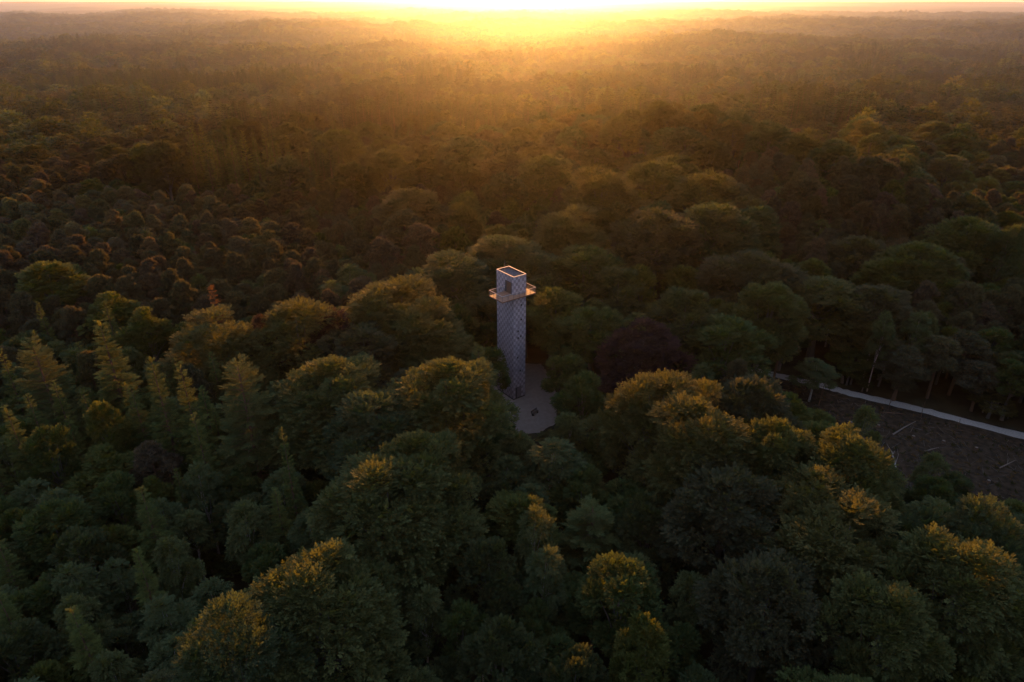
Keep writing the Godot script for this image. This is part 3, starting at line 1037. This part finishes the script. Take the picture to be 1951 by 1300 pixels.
func plant_filling_trees():
	var rng := RandomNumberGenerator.new()
	rng.seed = 4242
	var found := []
	var outside := {"beech": [], "pine": [], "spruce": [], "oak": [], "birch": []}
	for pass_no in 2:
		for i in (16000 if pass_no == 0 else 14000):
			var z := -sqrt(rng.randf()) * 215.0 - 6.0
			var x := rng.randf_range(-1, 1) * (absf(z) * 0.95 + 45.0)
			var sp := species_at(x, z, rng)
			if pass_no == 1 and (sp == "beech" or sp == "pine" and rng.randf() < 0.5):
				sp = "oak"
			var hr := size_of(sp, rng) * (1.0 if pass_no == 0 else rng.randf_range(0.72, 0.95))
			var p := Vector2(x, z)
			if in_polygon(CLEARING, p) or in_polygon(SAND, p) or crowded(x, z, hr.y, (0.80 if sp == "pine" else 0.70) if pass_no == 0 else 0.58):
				continue
			if p.distance_to(Vector2(-1, -116)) < 4.5 + hr.y:
				continue
			var near_path := false
			for k in PATH.size() - 1:
				if on_segment(p, PATH[k], PATH[k + 1]) < 2.2:
					near_path = true
			if near_path or hides_a_view(x, z, hr.x, hr.y):
				continue
			note(x, z, hr.y, hr.x)
			var seen := in_frame(Vector3(x, 0, z), hr.y, hr.x)
			if seen == 2 and z > -158.0:
				found.append([sp, x, z, hr.x, hr.y, rng.randi()])
			elif seen > 0:
				outside[sp].append([x, z, hr.x, hr.y])
	# each gets a label that counts it off within its row, from left to right
	found.sort_custom(func(a, b): return atan2(a[1], -a[2]) < atan2(b[1], -b[2]))
	var counted := {}
	var own := RandomNumberGenerator.new()
	for t in found:
		var d := absf(t[2])
		var row := ""
		for q in ROWS:
			if d < q[0]:
				row = q[1]
				break
		var bearing := rad_to_deg(atan2(t[1], -t[2]))
		var where := "far left" if bearing < -22.0 else "left half" if bearing < -8.0 else "middle" if bearing < 8.0 else "right half" if bearing < 22.0 else "far right"
		var key := "%s %s %s" % [t[0], row, where]
		counted[key] = counted.get(key, 0) + 1
		var size := "tall" if t[3] > (21.0 if t[0] == "beech" else 17.0) else "low" if t[3] < (19.5 if t[0] == "beech" else 13.0) else "medium"
		own.seed = t[5]
		plant(t[0], t[1], t[2], t[3], t[4], "%s %s, %s %s from left, %s, %s" % [size, t[0], ORDER[mini(counted[key], ORDER.size()) - 1], t[0], row, where], "%s trees of the forest" % t[0], own)
	var tint := RandomNumberGenerator.new()
	tint.seed = 8
	for key in outside:
		scatter("surrounding_%s_forest" % key, "%s forest closing in around the nearer trees" % key, kinds[key], kinds[key][0].height, kinds[key][0].radius, outside[key], tint)


func scatter(called: String, label: String, protos: Array, height: float, radius: float, spots: Array, rng: RandomNumberGenerator, shade := 1.0):
	# a mass of trees that nobody could count: one object whose parts are the crowns and trunks of each form
	if spots.is_empty():
		return
	var root := Node3D.new()
	root.name = numbered(called)
	add_child(root)
	root.set_meta("kind", "stuff")
	root.set_meta("label", label)
	for i in protos.size():
		var mine := []
		for k in range(i, spots.size(), protos.size()):
			mine.append(spots[k])
		if mine.is_empty():
			continue
		var mm := MultiMesh.new()
		mm.transform_format = MultiMesh.TRANSFORM_3D
		mm.use_colors = true
		mm.mesh = protos[i].crown
		mm.instance_count = mine.size()
		for k in mine.size():
			var s: Array = mine[k]
			var b := Basis(Vector3.UP, rng.randf() * TAU) * Basis.from_scale(Vector3(s[3] / radius, s[2] / height, s[3] / radius))
			mm.set_instance_transform(k, Transform3D(b, Vector3(s[0], ground_y(s[0], s[1]), s[1])))
			var tone := shade * rng.randf_range(0.75, 1.3) * (1.0 + 0.95 * patches.get_noise_2d(s[0] * 0.6 - 400.0, s[1] * 0.6))
			var warm := rng.randf_range(0.9, 1.15)
			mm.set_instance_color(k, Color(tone * warm, tone, tone * rng.randf_range(0.8, 1.2)))
		var o := MultiMeshInstance3D.new()
		o.name = "crown"
		o.multimesh = mm
		o.material_override = protos[i].leaf
		o.set_meta("kind", "stuff")
		root.add_child(o, true)
		if spots.size() > 12000:
			continue          # too far off for the stems to show between the crowns
		var stems := MultiMesh.new()
		stems.transform_format = MultiMesh.TRANSFORM_3D
		stems.mesh = protos[i].trunk
		stems.instance_count = mine.size()
		for k in mine.size():
			stems.set_instance_transform(k, mm.get_instance_transform(k))
		o = MultiMeshInstance3D.new()
		o.name = "trunk"
		o.multimesh = stems
		o.material_override = protos[i].bark
		o.set_meta("kind", "stuff")
		root.add_child(o, true)


func far_kind(x: float, z: float) -> String:
	# stands of conifers among the broadleaved wood
	if z < -690.0 and z > -800.0 and x > -480.0 and x < -250.0:
		return "spruce"
	if z < -420.0 and z > -500.0 and x > -190.0 and x < 120.0:
		return "spruce" if patches.get_noise_2d(x * 2.0, z * 2.0) > -0.25 else "pine"
	if z > -330.0 and x > -60.0 and x < 130.0:
		return "beech"
	var k := patches.get_noise_2d(x, z)
	return "pine" if k > 0.05 else "spruce" if k < -0.36 else "beech"


var FIELD := PackedVector2Array([Vector2(-480, -1480), Vector2(-330, -1620), Vector2(-392, -1965), Vector2(-480, -1890), Vector2(-575, -1775)])


func plant_far_forest():
	var rng := RandomNumberGenerator.new()
	rng.seed = 99
	var tint := RandomNumberGenerator.new()
	tint.seed = 12
	var bands := [[205.0, 420.0, 7.2], [420.0, 1100.0, 9.0], [1100.0, 2400.0, 13.0], [2400.0, 7000.0, 27.0]]
	var spots := {"beech": [], "pine": [], "spruce": []}
	var nearer := {"beech": [], "pine": [], "spruce": []}
	for b in bands.size():
		var band: Array = bands[b]
		var step: float = band[2]
		var r: float = band[0]
		while r < band[1]:
			var span := 0.80
			var n := int(2.0 * span * r / step)
			for i in n:
				var a := -span + 2.0 * span * (i + rng.randf()) / n
				var rr := r + rng.randf_range(-0.5, 0.5) * step
				var x := sin(a) * rr
				var z := -cos(a) * rr
				if z > -221.0 and b == 0:
					continue
				var k := far_kind(x, z)
				var wide := step / 7.2
				if k == "beech" and rng.randf() < 0.45 and b < 3:
					continue
				if Geometry2D.is_point_in_polygon(Vector2(x, z), FIELD):
					continue
				if b >= 2 and patches.get_noise_2d(x * 0.4 + 300.0, z * 0.4) > 0.33 + 0.06 * (3 - b):
					continue
				if b == 0 and crowded(x, z, 4.0, 0.75):
					continue
				var swell := 1.0 + 0.45 * patches.get_noise_2d(x * 0.8 + 70.0, z * 0.8)
				var h := 0.0
				var w := 0.0
				match k:
					"beech":
						var big := rng.randf() < (0.42 if x > -60.0 and x < 140.0 else 0.18)
						h = (rng.randf_range(19.0, 24.0) if big else rng.randf_range(11.0, 16.0)) * swell
						w = (rng.randf_range(7.0, 9.5) if big else rng.randf_range(4.0, 6.0)) * maxf(1.0, wide * 0.72)
					"pine":
						h = rng.randf_range(13.0, 17.5) * swell
						w = rng.randf_range(2.6, 3.8) * maxf(1.0, wide)
					"spruce":
						h = rng.randf_range(21.0, 28.0) * swell
						w = rng.randf_range(2.6, 3.8) * maxf(1.0, wide * 0.9)
				(nearer if b == 0 else spots)[k].append([x, z, h, w])
			r += step
	print("far ", spots.beech.size(), " ", spots.pine.size(), " ", spots.spruce.size())
	for k in nearer:
		scatter("middle_%s_forest" % k, "%s forest between the tower and the hazy distance" % k, kinds[k], kinds[k][0].height, kinds[k][0].radius, nearer[k], tint)
	scatter("broadleaved_forest", "hazy broadleaved forest stretching to the horizon", kinds.far_beech, 22.0, 6.5, spots.beech, tint)
	scatter("pine_forest", "hazy pine forest stretching to the horizon", kinds.far_pine, 18.0, 3.1, spots.pine, tint)
	scatter("spruce_forest", "dark stands of pointed spruces far off in the haze", kinds.far_spruce, 24.0, 3.8, spots.spruce, tint, 0.55)
	# a bank of denser evening haze lying over the distant lowland
	var bank := FogVolume.new()
	bank.name = "distant_haze"
	bank.shape = RenderingServer.FOG_VOLUME_SHAPE_BOX
	bank.size = Vector3(50000, 112, 25200)
	bank.position = Vector3(0, 10, -13000)
	var air := FogMaterial.new()
	air.density = 0.00006
	air.albedo = Color(0.72, 0.87, 1.0)
	bank.material = air
	bank.set_meta("kind", "stuff")
	bank.set_meta("label", "evening haze lying over the distant forest")
	add_child(bank)
	var f := FIELD
	var s := Shape.new()
	for i in range(1, f.size() - 1):
		var p := []
		for k in [0, i, i + 1]:
			p.append(Vector3(f[k].x, ground_y(f[k].x, f[k].y) + 2.0, f[k].y))
		s.tri(p[0], p[1], p[2])
	for i in s.n.size():
		s.n[i] = Vector3.UP
	var o := part("field", s.mesh(), mottled(Color(0.30, 0.24, 0.16), Color(0.5, 0.42, 0.30), 0.01, 0.01), self)
	o.set_meta("kind", "structure")
	o.set_meta("label", "thin pale open field far off in the haze")
	# bushes and saplings in the shade between the stems
	var low := []
	for i in 1200:
		var z := -sqrt(rng.randf()) * 190.0 - 25.0
		var x := rng.randf_range(-1, 1) * (absf(z) * 0.8 + 20.0)
		var h := rng.randf_range(1.5, 5.0)
		var p := Vector2(x, z)
		if in_polygon(CLEARING, p) or in_polygon(SAND, p) or hides_a_view(x, z, h, h * 0.6):
			continue
		low.append([x, z, h, h * rng.randf_range(0.4, 0.7)])
	scatter("undergrowth", "dark bushes and saplings filling the gaps between the trees", kinds.far_beech, 22.0, 6.5, low, tint)


# ---------------------------------------------------------------- small things

func rod(called: String, label: String, category: String, group: String, a: Vector3, b: Vector3, r: float, mat: Material, twigs: int, rng: RandomNumberGenerator):
	var o := thing(called, label, category, a, 0.0, group)
	var s := Shape.new()
	var d := b - a
	var mid := d * 0.5 + Vector3(rng.randf_range(-.1, .1), 0.03, rng.randf_range(-.1, .1)) * d.length() * 0.2
	s.tube([Vector3(0, r, 0), mid + Vector3(0, r, 0), d + Vector3(0, r * 0.5, 0)], [r, r * 0.8, r * 0.35], 6)
	part("stem", s.mesh(), mat, o)
	for i in twigs:
		var t := rng.randf_range(0.3, 1.0)
		var q := d * t + Vector3(0, r, 0)
		s = Shape.new()
		s.tube([q, q + (d.normalized() * 0.6 + any_direction(rng) * 0.7 + Vector3(0, 0.35, 0)) * rng.randf_range(0.5, 1.6)], [r * 0.35, r * 0.1], 4)
		part("branch", s.mesh(), mat, o)


func make_small_things():
	var rng := RandomNumberGenerator.new()
	rng.seed = 515
	# a bench on the sand
	var b := thing("wooden_bench", "small dark wooden bench standing on the sandy clearing", "bench", Vector3(4.3, 0.02, -108.1), 0.9)
	var wood := plain(0.07, 0.05, 0.04)
	for k in 3:
		var s := Shape.new()
		s.box(Vector3(-0.9, 0.42, -0.24 + k * 0.17), Vector3(0.9, 0.47, -0.10 + k * 0.17))
		part("plank", s.mesh(), wood, b)
	for k in [-0.7, 0.7]:
		var s := Shape.new()
		s.box(Vector3(k - 0.06, 0, -0.2), Vector3(k + 0.06, 0.42, 0.2))
		part("leg", s.mesh(), wood, b)
	for k in 2:
		var s := Shape.new()
		s.box(Vector3(-0.9, 0.6 + k * 0.2, -0.30), Vector3(0.9, 0.74 + k * 0.2, -0.26))
		part("backrest", s.mesh(), wood, b)
	for k in [-0.7, 0.7]:
		var s := Shape.new()
		s.box(Vector3(k - 0.04, 0.42, -0.259), Vector3(k + 0.04, 0.92, -0.22))
		part("post", s.mesh(), wood, b)
	# felled stems, standing saplings and brash on the cleared plot
	var pale := plain(0.11, 0.09, 0.075, 0.8)
	var brown: Material = bark.brown
	rod("felled_log", "straight felled trunk pointing up the plot towards the path", "log", "felled logs", Vector3(67.6, 0, -101.1), Vector3(74.0, 0.1, -105.4), 0.16, pale, 0, rng)
	rod("felled_log", "pale thin trunk lying along the golden tufted beech", "log", "felled logs", Vector3(60.5, 0, -99.6), Vector3(66.2, 0.05, -100.8), 0.12, pale, 1, rng)
	rod("fallen_birch", "white fallen birch stem with bare twigs beside the golden tufted beech", "log", "", Vector3(62.6, 0, -88.8), Vector3(64.8, 0.3, -95.8), 0.13, bark.white, 9, rng)
	rod("felled_log", "short felled trunk near the middle of the felled plot", "log", "felled logs", Vector3(70.5, 0, -96.0), Vector3(73.8, 0.0, -97.4), 0.14, pale, 0, rng)
	rod("felled_log", "felled trunk near the right edge of the felled plot", "log", "felled logs", Vector3(80.5, 0, -91.5), Vector3(84.5, 0.1, -93.6), 0.13, pale, 2, rng)
	rod("felled_log", "felled trunk low in the plot near its bottom corner", "log", "felled logs", Vector3(70.5, 0, -84.5), Vector3(74.8, 0.0, -83.2), 0.13, brown, 2, rng)
	rod("felled_log", "felled trunk lying along the path edge under the lone pine", "log", "felled logs", Vector3(69.0, 0, -108.6), Vector3(73.5, 0.1, -107.8), 0.15, brown, 1, rng)
	rod("bare_sapling", "dead upright stem at the top left of the felled plot", "sapling", "bare saplings on the felled plot", Vector3(58.5, 0, -111.0), Vector3(58.7, 4.6, -111.1), 0.09, brown, 4, rng)
	rod("bare_sapling", "thin bare stem by the path below the lone pine", "sapling", "bare saplings on the felled plot", Vector3(70.8, 0, -109.2), Vector3(70.9, 4.0, -109.2), 0.07, brown, 3, rng)
	rod("bare_sapling", "thin bare stem in the right half of the felled plot", "sapling", "bare saplings on the felled plot", Vector3(78.6, 0, -101.2), Vector3(78.9, 3.4, -101.3), 0.06, brown, 3, rng)
	rod("bare_sapling", "bare stem beside the path near the right edge", "sapling", "bare saplings on the felled plot", Vector3(75.6, 0, -106.6), Vector3(75.6, 3.6, -106.8), 0.06, brown, 3, rng)
	for i in 9:
		var x: float = [62.0, 66.5, 71.0, 75.5, 80.0, 69.0, 76.5, 73.0, 84.5][i]
		var z: float = [-105.0, -104.0, -100.5, -99.0, -97.0, -92.0, -88.0, -80.5, -87.0][i]
		var o := thing("tree_stump", "%s pale cut stump from the left on the felled plot" % ["first", "second", "fourth", "sixth", "eighth", "third", "seventh", "fifth", "last"][i], "stump", Vector3(x, 0, z), rng.randf() * TAU, "stumps on the felled plot")
		var s := Shape.new()
		s.tube([Vector3(0, -0.05, 0), Vector3(0, 0.15, 0), Vector3(0, 0.34, 0)], [0.42, 0.30, 0.27], 9)
		part("stem", s.mesh(), brown, o)
		s = Shape.new()
		s.tube([Vector3(0, 0.335, 0), Vector3(0, 0.36, 0)], [0.26, 0.255], 9)
		part("cut_face", s.mesh(), pale, o)
	var brash := Shape.new()
	var weeds := Shape.new()
	var tuft_green := tuft(rng, 8, 0.55, 0.09, Color(0.05, 0.06, 0.025))
	var tuft_dry := tuft(rng, 8, 0.5, 0.08, Color(0.13, 0.09, 0.045))
	for i in 3000:
		var p := Vector2(rng.randf_range(48, 103), rng.randf_range(-126, -75))
		if not in_polygon(CLEARING, p) or on_segment(p, Vector2(54.6, -122.8), Vector2(73.1, -112.1)) < 2.6 or on_segment(p, Vector2(73.1, -112.1), Vector2(98, -95.6)) < 2.6:
			continue
		var at := Vector3(p.x, 0.05, p.y)
		if i % 2 == 0:
			var a := rng.randf_range(0.0, TAU)
			var d := Vector3(cos(a), rng.randf_range(0.0, 0.16), sin(a)) * rng.randf_range(0.6, 2.6)
			var tone := rng.randf_range(0.02, 0.10)
			brash.tube([at, at + d], [rng.randf_range(0.02, 0.05), 0.012], 4, Color(tone * 1.1, tone, tone * 0.85))
		else:
			weeds.put(tuft_green if rng.randf() < 0.55 else tuft_dry, facing(Vector3(rng.randf_range(-.2, .2), 1, rng.randf_range(-.2, .2)), rng.randf() * TAU, rng.randf_range(0.6, 1.5), at))
	var vm := StandardMaterial3D.new()
	vm.vertex_color_use_as_albedo = true
	vm.roughness = 0.9
	var o := part("brash", brash.mesh(), vm, self)
	o.set_meta("kind", "stuff")
	o.set_meta("label", "litter of cut branches strewn over the felled plot")
	o = part("grass", weeds.mesh(), leaf_green, self)
	o.set_meta("kind", "stuff")
	o.set_meta("label", "tufts of grass and dry bracken on the felled plot")
